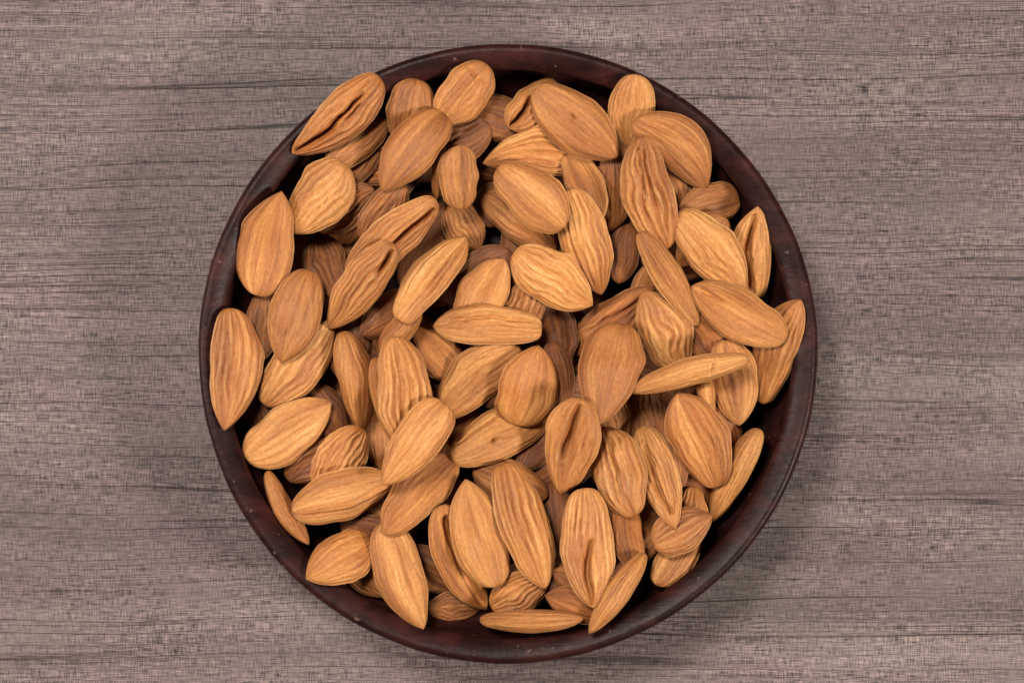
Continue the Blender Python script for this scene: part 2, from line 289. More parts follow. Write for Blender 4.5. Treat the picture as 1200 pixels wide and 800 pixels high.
# resting height, pitch, roll, length, width, thickness of each almond above, in the same order
REST = [
 (0.028106,0.2618,0.17453,0.019107,0.01132,0.0058),
 (0.027887,0.17453,0.27925,0.022033,0.011489,0.0058),
 (0.025546,-0.087266,0.27925,0.02013,0.010964,0.0058),
 (0.020142,-0.087266,0.27925,0.016151,0.0090804,0.0058),
 (0.022268,-0.087266,0.27925,0.01868,0.010572,0.0058),
 (0.022287,-0.17453,-0.13963,0.024963,0.013833,0.0058),
 (0.030009,0.2618,0.069813,0.023163,0.011202,0.0058),
 (0.030749,-0.34907,-0.34907,0.022459,0.013612,0.0058),
 (0.026473,-0.17453,-0.034907,0.028204,0.014657,0.0060682),
 (0.025245,-0.34907,0.27925,0.023149,0.011519,0.0058),
 (0.021687,0.087266,0.27925,0.018175,0.01057,0.0058),
 (0.020308,0.34907,0.069813,0.032844,0.013808,0.0060219),
 (0.017757,0.087266,0.27925,0.019197,0.012649,0.0058),
 (0.016863,-0.087266,-0.34907,0.016829,0.012836,0.0058),
 (0.033893,-0.17453,-0.24435,0.021051,0.011327,0.0058),
 (0.024056,-0.34907,0.069813,0.021423,0.01222,0.0058),
 (0.024674,0.34907,-0.24435,0.020161,0.011465,0.0058),
 (0.020591,0.087266,0.069813,0.021549,0.011339,0.0058),
 (0.021854,0,-0.34907,0.019815,0.011733,0.0058),
 (0.024793,0,-0.034907,0.020059,0.011265,0.0058),
 (0.016889,0,-0.34907,0.021343,0.01078,0.0058),
 (0.028144,0.2618,0.27925,0.021887,0.010981,0.0058),
 (0.031195,0.34907,-0.34907,0.02206,0.010584,0.0058),
 (0.035028,0.087266,-0.24435,0.020313,0.010331,0.0058),
 (0.032012,0.087266,-0.13963,0.017377,0.0082971,0.0058),
 (0.027335,-0.087266,0.27925,0.019704,0.011486,0.0058),
 (0.017961,0.087266,-0.034907,0.018497,0.012353,0.0058),
 (0.027162,-0.17453,-0.24435,0.018586,0.01044,0.0058),
 (0.013932,0.087266,0.27925,0.012018,0.010676,0.0058),
 (0.020264,0,0.069813,0.020768,0.00937,0.0058),
 (0.019569,0.17453,0.069813,0.021441,0.0093787,0.0058),
 (0.016915,0.34907,0.069813,0.022639,0.01189,0.0058),
 (0.02824,-0.2618,-0.24435,0.020423,0.012407,0.0058),
 (0.020456,-0.34907,-0.13963,0.018687,0.01139,0.0058),
 (0.027891,0.2618,-0.034907,0.020621,0.011224,0.0058),
 (0.031366,-0.34907,-0.24435,0.021017,0.014824,0.0064518),
 (0.034224,-0.34907,0.069813,0.02194,0.013314,0.0058),
 (0.03525,-0.2618,0.17453,0.027149,0.017066,0.0078506),
 (0.033893,-0.087266,-0.34907,0.022952,0.01455,0.0063223),
 (0.029702,-0.17453,-0.24435,0.018399,0.0039621,0.0085),
 (0.02572,0.087266,-0.34907,0.032011,0.014219,0.006103),
 (0.023947,0.2618,-0.034907,0.01869,0.013727,0.0062621),
 (0.027438,0.34907,-0.13963,0.021204,0.012274,0.0058),
 (0.030432,0.34907,-0.13963,0.028745,0.012707,0.0058),
 (0.031562,0.34907,-0.34907,0.034226,0.013086,0.0058),
 (0.030744,0.087266,-0.034907,0.025548,0.013607,0.0058),
 (0.028571,0.087266,0.27925,0.02276,0.010975,0.0058),
 (0.019731,0.087266,0.069813,0.02754,0.013325,0.0058),
 (0.029057,-0.2618,0.24435,0.031374,0.010905,0.012484),
 (0.030489,0.087266,0,0.025208,0.0063112,0.0085),
 (0.033434,0.34907,0.27925,0.023176,0.015358,0.0069239),
 (0.032537,-0.34907,0.12217,0.027701,0.006327,0.0085),
 (0.028957,-0.2618,0,0.019686,0.0082781,0.010216),
 (0.022848,0,-0.13963,0.023944,0.012836,0.0058),
 (0.026691,0.2618,0.069813,0.020924,0.011737,0.0058),
 (0.020316,0,-0.13963,0.020679,0.0089165,0.0058),
 (0.027473,0.34907,0.27925,0.022904,0.0094908,0.0058),
 (0.033595,-0.087266,-0.12217,0.01735,0.00486,0.0085),
 (0.028797,0.2618,0.069813,0.019613,0.0097554,0.0058),
 (0.033685,0.087266,-0.13963,0.019575,0.012655,0.0058),
 (0.022674,-0.087266,-0.13963,0.032671,0.015556,0.0069273),
 (0.027525,0,-0.34907,0.025463,0.0157,0.0069357),
 (0.028647,0,-0.13963,0.022271,0.013721,0.0058),
 (0.0293,0,0.17453,0.032061,0.014735,0.0064561),
 (0.033227,0,0.27925,0.030043,0.01537,0.0063175),
 (0.03746,0.087266,-0.034907,0.029218,0.014453,0.0065834),
 (0.032253,0.34907,0.27925,0.019571,0.011666,0.0058),
 (0.033765,-0.2618,0.27925,0.030276,0.014866,0.0066557),
 (0.029312,-0.34907,0.27925,0.034198,0.014452,0.0061429),
 (0.036179,-0.087266,-0.34907,0.034217,0.013513,0.0058),
 (0.024465,0.17453,0.069813,0.024655,0.013981,0.0058),
 (0.03839,-0.087266,-0.34907,0.03461,0.01647,0.0070562),
 (0.031248,0.34907,0.17453,0.031986,0.014209,0.0058),
 (0.022938,-0.34907,-0.13963,0.03321,0.014565,0.0058),
 (0.031125,-0.34907,-0.34907,0.028989,0.016633,0.0068314),
 (0.03172,0.34907,0.27925,0.032928,0.011924,0.0058),
 (0.028248,-0.2618,0,0.03202,0.0090057,0.010084),
 (0.038956,0.087266,0.24435,0.028472,0.007343,0.0085),
 (0.026914,-0.34907,-0.34907,0.036599,0.013689,0.0058),
 (0.03322,0,-0.13963,0.033662,0.014129,0.0064876),
 (0.03533,0.34907,-0.24435,0.031996,0.0068866,0.0085),
 (0.0366,-0.034907,-0.19199,0.034045,0.012919,0.0058),
 (0.034558,0.22689,-0.087266,0.032032,0.016962,0.0076991),
 (0.033103,0.05236,0.12217,0.031752,0.016061,0.0072009),
 (0.035734,-0.20944,0.22689,0.034421,0.014707,0.0058),
 (0.033238,-0.12217,-0.19199,0.032507,0.0088122,0.0058),
 (0.03555,-0.12217,-0.19199,0.031723,0.014643,0.0062668),
 (0.038653,-0.29671,-0.24435,0.037502,0.0083224,0.0093122),
 (0.033401,0.22689,0.22689,0.031023,0.018465,0.0077952),
 (0.032588,0.22689,0.22689,0.027113,0.015752,0.0065571),
 (0.027004,0.05236,0.22689,0.028089,0.015622,0.0067918),
 (0.026217,0.05236,0.22689,0.032191,0.011666,0.0058),
 (0.035704,-0.29671,-0.29671,0.032942,0.012396,0.0058),
 (0.031473,-0.29671,-0.087266,0.032919,0.011432,0.0058),
 (0.03386,0.05236,-0.087266,0.028508,0.015521,0.007136),
 (0.035532,0.05236,-0.29671,0.03586,0.015375,0.0068303),
 (0.029272,-0.12217,0.22689,0.029948,0.015829,0.0068405),
 (0.031599,-0.20944,0.22689,0.032239,0.014787,0.0065906),
 (0.04003,0.05236,-0.087266,0.029821,0.014192,0.006228),
 (0.026048,0.13963,0.22689,0.024777,0.018367,0.0078667),
 (0.03369,-0.29671,0.22689,0.030508,0.015728,0.0071147),
 (0.034575,0.13963,-0.29671,0.030342,0.01738,0.006813),
 (0.037346,0.22689,0.12217,0.035313,0.015235,0.0062471),
 (0.031555,0.13963,-0.29671,0.038974,0.014714,0.0064612),
 (0.03147,0.05236,0.22689,0.033046,0.016266,0.0073222),
]
# almonds lower in the bowl: x, y, z, heading, pitch, roll, length, width, thickness
LOWER = [
 (0.00093,-0.01511,0.00732,3.63,0.017,-0.105,0.02411,0.01424,0.0065),
 (-0.01069,0.00776,0.00759,3.433,0.017,0,0.02535,0.01446,0.00683),
 (0.03085,0.00782,0.00692,2.843,0.017,-0.105,0.0273,0.01272,0.00608),
 (0.01531,0.02674,0.00731,5.119,-0.07,0,0.02421,0.01267,0.00639),
 (-0.00935,0.04182,0.00737,3.715,0.017,-0.105,0.02367,0.0131,0.00591),
 (0.01043,-0.03549,0.00734,3.985,0.017,-0.105,0.02371,0.01412,0.00643),
 (-0.04374,0.00384,0.00772,2.2,0.017,-0.105,0.02594,0.01428,0.00703),
 (0.0513,-0.01332,0.00731,1.792,0.017,0,0.0231,0.01264,0.00609),
 (-0.02808,0.03645,0.00875,3.74,-0.244,-0.105,0.02737,0.01347,0.0066),
 (0.02932,-0.0329,0.00723,1.698,-0.07,0,0.02329,0.01309,0.00595),
 (-0.02794,-0.04489,0.00747,0.777,-0.07,0,0.02664,0.01303,0.00627),
 (-0.02239,-0.00965,0.00746,0.618,0.017,0,0.02754,0.01344,0.00614),
 (0.02513,0.04809,0.00765,4.019,-0.07,0,0.02516,0.01368,0.00681),
 (0.00605,0.01072,0.00996,3.99,0.017,-0.105,0.02613,0.0132,0.00655),
 (-0.0226,-0.02459,0.00994,4.658,-0.07,-0.209,0.02482,0.01277,0.00589),
 (0.02194,-0.00848,0.00804,0.262,-0.157,0,0.0243,0.01339,0.0069),
 (0.04602,0.01964,0.00788,3.702,-0.07,0,0.02461,0.01432,0.00699),
 (-0.05012,-0.00809,0.00799,5.684,-0.07,0.419,0.02494,0.0126,0.00583),
 (-0.0507,0.01813,0.01014,0.379,0.017,-0.419,0.02653,0.01293,0.0066),
 (-0.01734,-0.05191,0.00859,1.712,0.105,0.209,0.02644,0.01282,0.00619),
 (0.01338,-0.05704,0.00819,6.247,-0.07,0,0.02307,0.01429,0.00696),
 (-0.02068,0.01494,0.00953,5.085,0.279,0.209,0.02697,0.01367,0.00644),
 (-0.04821,-0.015,0.00993,3.133,-0.244,-0.419,0.02674,0.01329,0.00646),
 (0.04507,0.02004,0.01171,5.385,0.017,0.209,0.02723,0.01377,0.00635),
 (0.00883,-0.03836,0.01186,3.817,-0.07,-0.209,0.02306,0.01404,0.00701),
 (0.05173,-0.02742,0.0095,5.294,-0.244,0.209,0.02464,0.01261,0.00595),
 (-0.04833,-0.0424,0.00902,5.871,0.105,0,0.02589,0.0142,0.00654),
 (-0.00106,0.04582,0.01129,0.921,-0.244,0.105,0.02695,0.01343,0.00612),
 (0.00279,-0.01132,0.01235,2.055,0.105,0.105,0.02606,0.01418,0.00681),
 (0.02997,-0.03225,0.01268,1.32,-0.157,0,0.02388,0.01364,0.0068),
 (-0.04127,0.03655,0.0104,6.127,0.279,0,0.02429,0.01267,0.0063),
 (0.04119,0.00244,0.01045,2.784,0.017,0,0.02557,0.01449,0.00713),
 (0.03337,-0.05373,0.01055,4.613,-0.332,-0.209,0.02547,0.01297,0.00609),
 (0.03586,0.04787,0.01161,2.328,0.367,0.105,0.02794,0.01317,0.00678),
 (-0.0063,0.06239,0.00844,3.168,0.017,-0.105,0.02465,0.01382,0.00634),
 (0.06634,0.00079,0.00869,1.848,0.017,-0.105,0.02348,0.01307,0.00653),
 (-0.00591,-0.0468,0.01256,1.222,0.105,-0.105,0.02444,0.01428,0.00642),
 (-0.04636,-0.0256,0.01386,1.898,0.105,0,0.02732,0.01332,0.00618),
 (-0.02467,0.01555,0.01486,3.567,-0.244,0.314,0.02316,0.0143,0.00708),
 (-0.04893,0.03806,0.01208,4.322,-0.157,0.314,0.02412,0.01302,0.00674),
 (0.0271,-0.00633,0.01185,1.657,-0.07,0.209,0.02619,0.01311,0.00597),
 (0.01356,0.02794,0.01279,3.078,-0.07,-0.105,0.02728,0.01385,0.00697),
 (-0.05639,0.00683,0.01395,0.914,0.192,0.105,0.02555,0.01339,0.00658),
 (-0.02002,-0.0104,0.01327,3.205,0.192,0.314,0.02339,0.01337,0.00673),
 (-0.01261,-0.06543,0.01079,5.718,-0.244,0.105,0.02625,0.01425,0.007),
 (0.00143,-0.0677,0.0122,6.463,-0.07,0.105,0.02764,0.01262,0.00629),
 (0.04922,0.02513,0.01756,5.961,-0.157,-0.105,0.02357,0.014,0.00662),
 (-0.01443,0.05525,0.01138,2.666,-0.244,-0.314,0.02435,0.01257,0.0065),
 (0.05977,-0.02611,0.01311,7.708,-0.07,0.419,0.02389,0.01349,0.00644),
 (0.00188,0.0275,0.01532,4.427,-0.07,0.105,0.02645,0.01426,0.00682),
 (-0.0175,-0.02287,0.01525,4.258,-0.244,-0.419,0.02467,0.01407,0.00679),
 (0.06071,0.00072,0.01295,1.871,-0.07,-0.314,0.02525,0.01284,0.00573),
 (0.01774,0.05535,0.01007,1.694,-0.244,-0.419,0.02522,0.01394,0.00616),
 (0.01947,-0.05847,0.01345,0.889,-0.07,0,0.02394,0.01316,0.00641),
 (0.03534,-0.02942,0.0157,6.134,-0.157,-0.105,0.02686,0.01334,0.00616),
 (0.01133,0.06036,0.01329,3.152,-0.244,0,0.028,0.01255,0.00615),
 (-0.06298,-0.00148,0.01731,3.271,-0.244,-0.419,0.027,0.01403,0.00672),
 (0.02188,0.01187,0.01465,5.36,-0.07,0,0.02501,0.01396,0.00664),
 (-0.02629,0.05957,0.01283,3.627,-0.419,0.314,0.02713,0.01388,0.00721),
 (0.00207,-0.01228,0.01697,0.499,-0.157,0.209,0.02543,0.01334,0.0063),
 (-0.02162,-0.0386,0.01521,1.549,0.192,0.105,0.02338,0.01344,0.00603),
 (0.01441,-0.03934,0.01702,3.677,-0.157,-0.209,0.02409,0.01258,0.00652),
 (-0.05511,0.02276,0.01389,0.196,0.279,-0.314,0.02653,0.0142,0.00665),
 (0.04042,0.037,0.01848,2.895,-0.419,0.419,0.02465,0.01367,0.00614),
 (-0.03771,0.048,0.01809,3.842,0.105,-0.105,0.02765,0.01322,0.00637),
 (-0.05985,-0.03021,0.01303,4.77,-0.157,0.419,0.02419,0.01322,0.00621),
 (-0.0047,0.0615,0.01674,3.564,0.192,0.105,0.02538,0.01342,0.00635),
 (-0.02621,0.02576,0.01689,4.246,0.192,0.419,0.02592,0.01302,0.00592),
 (0.00016,0.01272,0.01727,4.947,-0.332,0.209,0.02372,0.01414,0.00706),
 (-0.03741,-0.05143,0.01329,5.256,-0.157,0,0.02716,0.01324,0.00684),
 (0.04904,-0.04976,0.0104,7.149,-0.244,0.209,0.02714,0.01349,0.00645),
 (0.01833,-0.06444,0.01871,6.536,0.017,-0.209,0.02533,0.01446,0.00736),
 (0.06353,0.01484,0.01709,1.458,-0.07,0.314,0.0268,0.01347,0.00676),
 (0.02747,-0.01512,0.01683,6.243,-0.157,-0.105,0.02339,0.01281,0.00576),
 (-0.01057,-0.06441,0.01676,4.756,0.017,0.105,0.02445,0.01331,0.00624),
 (0.04288,0.01171,0.0192,4.787,-0.419,0,0.02559,0.01438,0.00693),
 (0.03844,-0.05184,0.01835,6.93,-0.157,-0.105,0.02683,0.01301,0.00613),
 (-0.0041,-0.04177,0.01812,4.755,0.105,0,0.02703,0.01324,0.00684),
 (-0.04211,-0.05348,0.0192,5.429,-0.07,0.209,0.02525,0.01409,0.00687),
 (-0.04955,0.001,0.0248,4.734,-0.07,-0.209,0.02671,0.01436,0.00723),
 (0.01805,0.03199,0.01758,5.204,-0.07,0.105,0.02309,0.01427,0.00657),
 (0.06185,-0.02219,0.01689,7.905,-0.07,0.314,0.02747,0.01269,0.00612),
 (-0.0274,5e-05,0.01598,5.532,-0.07,0,0.0235,0.01427,0.00639),
 (0.05753,-0.0246,0.02242,7.684,0.017,-0.105,0.02743,0.01396,0.00658),
 (-0.06871,-0.01539,0.0165,4.839,-0.332,0.419,0.02386,0.0131,0.007),
 (-0.02468,-0.06787,0.01927,2.585,0.105,-0.314,0.02535,0.01297,0.00614),
 (-0.06742,0.01423,0.0174,4.203,0.279,0.419,0.02657,0.01256,0.00583),
 (-0.06057,0.03075,0.01592,1.328,-0.419,-0.209,0.02517,0.01375,0.00633),
 (0.05807,0.03075,0.02208,-1.291,-0.07,-0.419,0.0268,0.01386,0.0069),
 (-0.05736,-0.04279,0.02001,2.296,-0.419,-0.209,0.02429,0.01284,0.00623),
 (0.03804,0.05261,0.01831,2.544,0.017,0.314,0.02649,0.014,0.00658),
 (0.05486,-0.04279,0.02381,7.466,0.367,0.105,0.02535,0.01399,0.00739),
 (0.01064,0.06396,0.01885,0.019,-0.07,-0.105,0.02704,0.01264,0.00666),
 (0.00472,-0.07174,0.02217,3.312,-0.244,0.105,0.02594,0.01333,0.00627),
 (-0.05372,0.04053,0.02071,0.465,0.192,-0.209,0.02734,0.01354,0.00685),
 (-0.06562,-0.02693,0.01977,2.273,-0.157,-0.105,0.02565,0.01302,0.00623),
 (0.06725,-0.0035,0.01942,1.908,0.192,0.209,0.02625,0.01329,0.0069),
 (0.03804,-0.05961,0.02403,7.141,0.017,0.314,0.0235,0.01355,0.00684),
 (-0.01898,0.06267,0.02081,3.685,-0.07,0.105,0.02665,0.0126,0.00661),
 (0.0277,0.05858,0.02315,2.455,-0.157,0,0.02575,0.01349,0.00696),
 (-0.04054,0.05261,0.02375,3.419,0.105,0.419,0.02414,0.01315,0.00687),
 (-0.04054,-0.05961,0.02378,2.671,0.017,-0.209,0.02408,0.01296,0.00639),
 (0.02218,-0.06787,0.02852,3.761,-0.07,-0.209,0.02732,0.01292,0.00675),
 (-0.06949,-0.00947,0.02363,4.838,-0.157,0.209,0.02683,0.01257,0.00659),
 (0.06621,0.00839,0.02485,-1.174,0.017,-0.314,0.02673,0.01289,0.00681),
 (-0.00125,0.065,0.02481,-0.364,-0.07,0,0.0266,0.01301,0.00606),
]
LOWER_LABEL = {
 6: "dark almond deep in a gap at nine o'clock, midway from the centre",
 7: 'dark almond deep in a gap at three thirty, well out from the centre',
 8: "dark almond deep in a gap at eleven o'clock, well out from the centre",
 11: 'dark almond deep in a gap at eight thirty, midway from the centre',
 15: 'dark almond deep in a gap at three thirty, close to the centre',
 20: 'dark almond deep in a gap at five thirty, well out from the centre',
 21: "dark almond deep in a gap at ten o'clock, close to the centre",
 22: 'dark almond deep in a gap at eight thirty, well out from the centre',
 27: "dark almond deep in a gap at twelve o'clock, midway from the centre",
 28: 'dark almond deep in a gap at five thirty, close to the centre',
 29: 'dark almond deep in a gap at four thirty, well out from the centre',
 31: "dark almond deep in a gap at three o'clock, midway from the centre",
 37: "dark almond deep in a gap at eight o'clock, well out from the centre",
 38: "second dark almond deep in a gap at ten o'clock, close to the centre",
 39: "dark almond deep in a gap at ten o'clock, well out from the centre",
 40: "second dark almond deep in a gap at three o'clock, midway from the centre",
 41: "dark almond deep in a gap at one o'clock, midway from the centre",
 43: "dark almond deep in a gap at eight o'clock, close to the centre",
 45: "dark almond deep in a gap at six o'clock, well out from the centre",
 46: "dark almond deep in a gap at two o'clock, well out from the centre",
 47: "dark almond deep in a gap at twelve o'clock, well out from the centre",
 49: "second dark almond deep in a gap at twelve o'clock, midway from the centre",
 50: "dark almond deep in a gap at seven o'clock, close to the centre",
 52: 'dark almond deep in a gap at twelve thirty, well out from the centre',
 54: 'dark almond deep in a gap at four thirty, midway from the centre',
 56: "dark almond deep in a gap at nine o'clock, well out from the centre",
 57: "dark almond deep in a gap at two o'clock, midway from the centre",
 59: 'dark almond deep in a gap at six thirty, close to the centre',
 60: "dark almond deep in a gap at seven o'clock, midway from the centre",
 61: "dark almond deep in a gap at five o'clock, midway from the centre",
 62: "second dark almond deep in a gap at ten o'clock, well out from the centre",
 63: 'dark almond deep in a gap at one thirty, well out from the centre',
 67: 'dark almond deep in a gap at ten thirty, midway from the centre',
 69: 'dark almond deep in a gap at seven thirty, well out from the centre',
 71: 'second dark almond deep in a gap at five thirty, well out from the centre',
 73: 'dark almond deep in a gap at three thirty, midway from the centre',
 74: 'dark almond deep in a gap at six thirty, well out from the centre',
 75: "second dark almond deep in a gap at two o'clock, midway from the centre",
 76: 'second dark almond deep in a gap at four thirty, well out from the centre',
 77: "dark almond deep in a gap at six o'clock, midway from the centre",
 78: 'second dark almond deep in a gap at seven thirty, well out from the centre',
 79: "second dark almond deep in a gap at nine o'clock, well out from the centre",
 80: "second dark almond deep in a gap at one o'clock, midway from the centre",
 82: 'dark almond deep in a gap at nine thirty, close to the centre',
 83: 'second dark almond deep in a gap at three thirty, well out from the centre',
 85: 'dark almond deep in a gap at six thirty, beside the wall',
 86: 'dark almond deep in a gap at nine thirty, beside the wall',
 87: "dark almond deep in a gap at ten o'clock, beside the wall",
 88: "dark almond deep in a gap at two o'clock, beside the wall",
 89: 'dark almond deep in a gap at seven thirty, beside the wall',
 90: "dark almond deep in a gap at one o'clock, beside the wall",
 91: "dark almond deep in a gap at four o'clock, beside the wall",
 92: 'dark almond deep in a gap at twelve thirty, beside the wall',
 93: "dark almond deep in a gap at six o'clock, beside the wall",
 94: 'dark almond deep in a gap at ten thirty, beside the wall',
 95: 'dark almond deep in a gap at eight thirty, beside the wall',
 97: "dark almond deep in a gap at five o'clock, beside the wall",
 98: 'dark almond deep in a gap at eleven thirty, beside the wall',
 99: "second dark almond deep in a gap at one o'clock, beside the wall",
 100: "second dark almond deep in a gap at eleven o'clock, well out from the centre",
 101: 'second dark almond deep in a gap at seven thirty, beside the wall',
 102: 'dark almond deep in a gap at five thirty, beside the wall',
 103: "dark almond deep in a gap at nine o'clock, beside the wall",
 104: 'dark almond deep in a gap at two thirty, beside the wall',
 105: "dark almond deep in a gap at twelve o'clock, beside the wall",
}
# ------------------------------------------------------------------ node helpers
class NT:
    def __init__(self, name):
        self.m = bpy.data.materials.new(name); self.m.use_nodes = True
        self.t = self.m.node_tree; self.t.nodes.clear()
        self.out = self.n('ShaderNodeOutputMaterial')
        self.b = self.n('ShaderNodeBsdfPrincipled')
        self.l(self.b.outputs[0], self.out.inputs[0])
    def n(self, kind, **kw):
        x = self.t.nodes.new(kind)
        for k, v in kw.items(): setattr(x, k, v)
        return x
    def l(self, a, b): self.t.links.new(a, b)
    def put(self, sock, v):
        if hasattr(v, 'is_output') or isinstance(v, bpy.types.NodeSocket): self.l(v, sock)
        else: sock.default_value = v
    def math(self, op, a, b=0.0, c=0.0, clamp=False):
        x = self.n('ShaderNodeMath', operation=op, use_clamp=clamp)
        self.put(x.inputs[0], a); self.put(x.inputs[1], b); self.put(x.inputs[2], c)
        return x.outputs[0]
    def mapping(self, vec, scale, loc=(0, 0, 0)):
        x = self.n('ShaderNodeMapping'); self.put(x.inputs[0], vec)
        x.inputs['Scale'].default_value = scale; x.inputs['Location'].default_value = loc
        return x.outputs[0]
    def noise(self, vec, scale=1.0, detail=2.0, rough=0.5, dist=0.0):
        x = self.n('ShaderNodeTexNoise'); self.put(x.inputs['Vector'], vec)
        x.inputs['Scale'].default_value = scale; x.inputs['Detail'].default_value = detail
        x.inputs['Roughness'].default_value = rough; x.inputs['Distortion'].default_value = dist
        return x.outputs[0]
    def ramp(self, fac, stops):
        x = self.n('ShaderNodeValToRGB'); self.put(x.inputs[0], fac)
        e = x.color_ramp.elements
        while len(e) < len(stops): e.new(0.5)
        for i, (p, col) in enumerate(stops):
            e[i].position = p
            e[i].color = (col if isinstance(col, tuple) else (col, col, col)) + ((1,) if not (isinstance(col, tuple) and len(col) == 4) else ())
        return x.outputs[0]
    def mix(self, fac, a, b, mode='MIX'):
        x = self.n('ShaderNodeMix', data_type='RGBA', blend_type=mode)
        self.put(x.inputs[0], fac)
        for s, v in ((x.inputs[6], a), (x.inputs[7], b)):
            if isinstance(v, tuple): s.default_value = v + (1,) * (4 - len(v))
            else: self.l(v, s)
        return x.outputs[2]
    def maprange(self, v, a, b, c, d):
        x = self.n('ShaderNodeMapRange'); self.put(x.inputs[0], v)
        for i, k in enumerate((a, b, c, d)): x.inputs[1 + i].default_value = k
        return x.outputs[0]
    def bump(self, h, strength, dist, normal=None):
        x = self.n('ShaderNodeBump'); x.inputs['Strength'].default_value = strength
        x.inputs['Distance'].default_value = dist; self.put(x.inputs['Height'], h)
        if normal is not None: self.l(normal, x.inputs['Normal'])
        return x.outputs[0]

# ------------------------------------------------------------------ materials
def mat_table():
    m = NT('grey_wood_laminate')
    co = m.n('ShaderNodeTexCoord').outputs['Object']
    # slow waver of the grain
    wav = m.noise(m.mapping(co, (5, 14, 1)), 1.0, 2.0)
    sep = m.n('ShaderNodeSeparateXYZ'); m.l(co, sep.inputs[0])
    y2 = m.math('ADD', sep.outputs[1], m.math('MULTIPLY', m.math('SUBTRACT', wav, 0.5), 0.013))
    cmb = m.n('ShaderNodeCombineXYZ'); m.l(sep.outputs[0], cmb.inputs[0]); m.l(y2, cmb.inputs[1]); m.l(sep.outputs[2], cmb.inputs[2])
    g = cmb.outputs[0]
    broad = m.noise(m.mapping(g, (4, 40, 1)), 1.0, 3.0)
    band = m.noise(m.mapping(g, (9, 130, 1), (3, 1, 0)), 1.0, 4.0, 0.6)
    base = m.ramp(broad, [(0.28, (0.098, 0.068, 0.065)), (0.5, (0.143, 0.102, 0.096)), (0.74, (0.204, 0.151, 0.137))])
    base = m.mix(m.maprange(band, 0.35, 0.65, 0.22, 0.0), base, (0.085, 0.059, 0.055))
    # hue drift: mauve / olive patches
    hue = m.noise(m.mapping(co, (22, 40, 1), (7, 2, 0)), 1.0, 2.0)
    base = m.mix(m.maprange(hue, 0.35, 0.68, 0.0, 0.40), base, m.mix(1.0, base, (0.90, 1.0, 0.88), 'MULTIPLY'))
    base = m.mix(m.maprange(hue, 0.60, 0.32, 0.0, 0.45), base, m.mix(1.0, base, (1.03, 0.93, 1.02), 'MULTIPLY'))
    # dark open grain lines: thin iso-lines of stretched noise, broken up
    def lines(sx, sy, off, w, br, detail=1.0):
        n = m.noise(m.mapping(g, (sx, sy, 1), off), 1.0, detail, 0.4)
        d = m.math('ABSOLUTE', m.math('SUBTRACT', n, 0.5))
        ln = m.maprange(d, 0.0, w, 1.0, 0.0)
        k = m.noise(m.mapping(g, (9, 120, 1), (off[0] + 5, off[1], 0)), 1.0, 2.0)
        return m.math('MULTIPLY', ln, m.maprange(k, br, br + 0.12, 0.0, 1.0))
    l1 = lines(1.3, 150, (1, 3, 0), 0.0075, 0.44)
    l2 = lines(2.2, 330, (8, 2, 0), 0.017, 0.44)
    l3 = lines(7.0, 620, (4, 9, 0), 0.050, 0.42)
    base = m.mix(m.math('MULTIPLY', l3, 0.55), base, (0.046, 0.027, 0.026))
    base = m.mix(m.math('MULTIPLY', l2, 0.85), base, (0.034, 0.019, 0.019))
    base = m.mix(m.math('MULTIPLY', l1, 1.0), base, (0.022, 0.014, 0.013))
    # brushed cross-hatch of the laminate
    hx = m.noise(m.mapping(co, (190, 2500, 1)), 1.0, 2.0, 0.6)
    hy = m.noise(m.mapping(co, (2500, 280, 1), (3, 5, 0)), 1.0, 2.0, 0.6)
    hat = m.math('ADD', m.math('SUBTRACT', hx, 0.5), m.math('MULTIPLY', m.math('SUBTRACT', hy, 0.5), 0.85))
    hm = m.noise(m.mapping(co, (30, 60, 1)), 1.0, 2.0)
    hat = m.math('MULTIPLY', hat, m.maprange(hm, 0.3, 0.7, 0.55, 1.25))
    f = m.math('ADD', 1.0, m.math('MULTIPLY', hat, 3.2))
    base = m.mix(1.0, base, f, 'MULTIPLY')
    # small knots
    for (px, py, r) in ((178, 722, .0022), (48, 13, .0024), (217, 69, .0014), (229, 12, .0016), (1030, 133, .0010), (8, 688, .0008), (75, 101, .0012), (972, 12, .0020)):
        kx, ky = (px - 600) * .00025 * 1.055, (400 - py) * .00025 * 1.055
        vd = m.n('ShaderNodeVectorMath', operation='SUBTRACT'); m.l(g, vd.inputs[0])
        vd.inputs[1].default_value = (kx, ky, 0)
        sc = m.mapping(vd.outputs[0], (0.6, 1.0, 0.0))
        ln = m.n('ShaderNodeVectorMath', operation='LENGTH'); m.l(sc, ln.inputs[0])
        base = m.mix(m.math('MULTIPLY', m.maprange(ln.outputs['Value'], 0.0, r, 0.85, 0.0), m.maprange(hx, .3, .6, .5, 1.0)), base, (0.05, 0.032, 0.03))
    m.l(base, m.b.inputs['Base Color'])
    m.b.inputs['Roughness'].default_value = 0.62
    m.b.inputs['Specular IOR Level'].default_value = 0.3
    hh = m.math('SUBTRACT', m.math('MULTIPLY', hat, 0.5), m.math('ADD', m.math('MULTIPLY', l1, 1.2), m.math('MULTIPLY', l2, 0.7)))
    m.l(m.bump(hh, 0.6, 0.00018), m.b.inputs['Normal'])
    return m.m

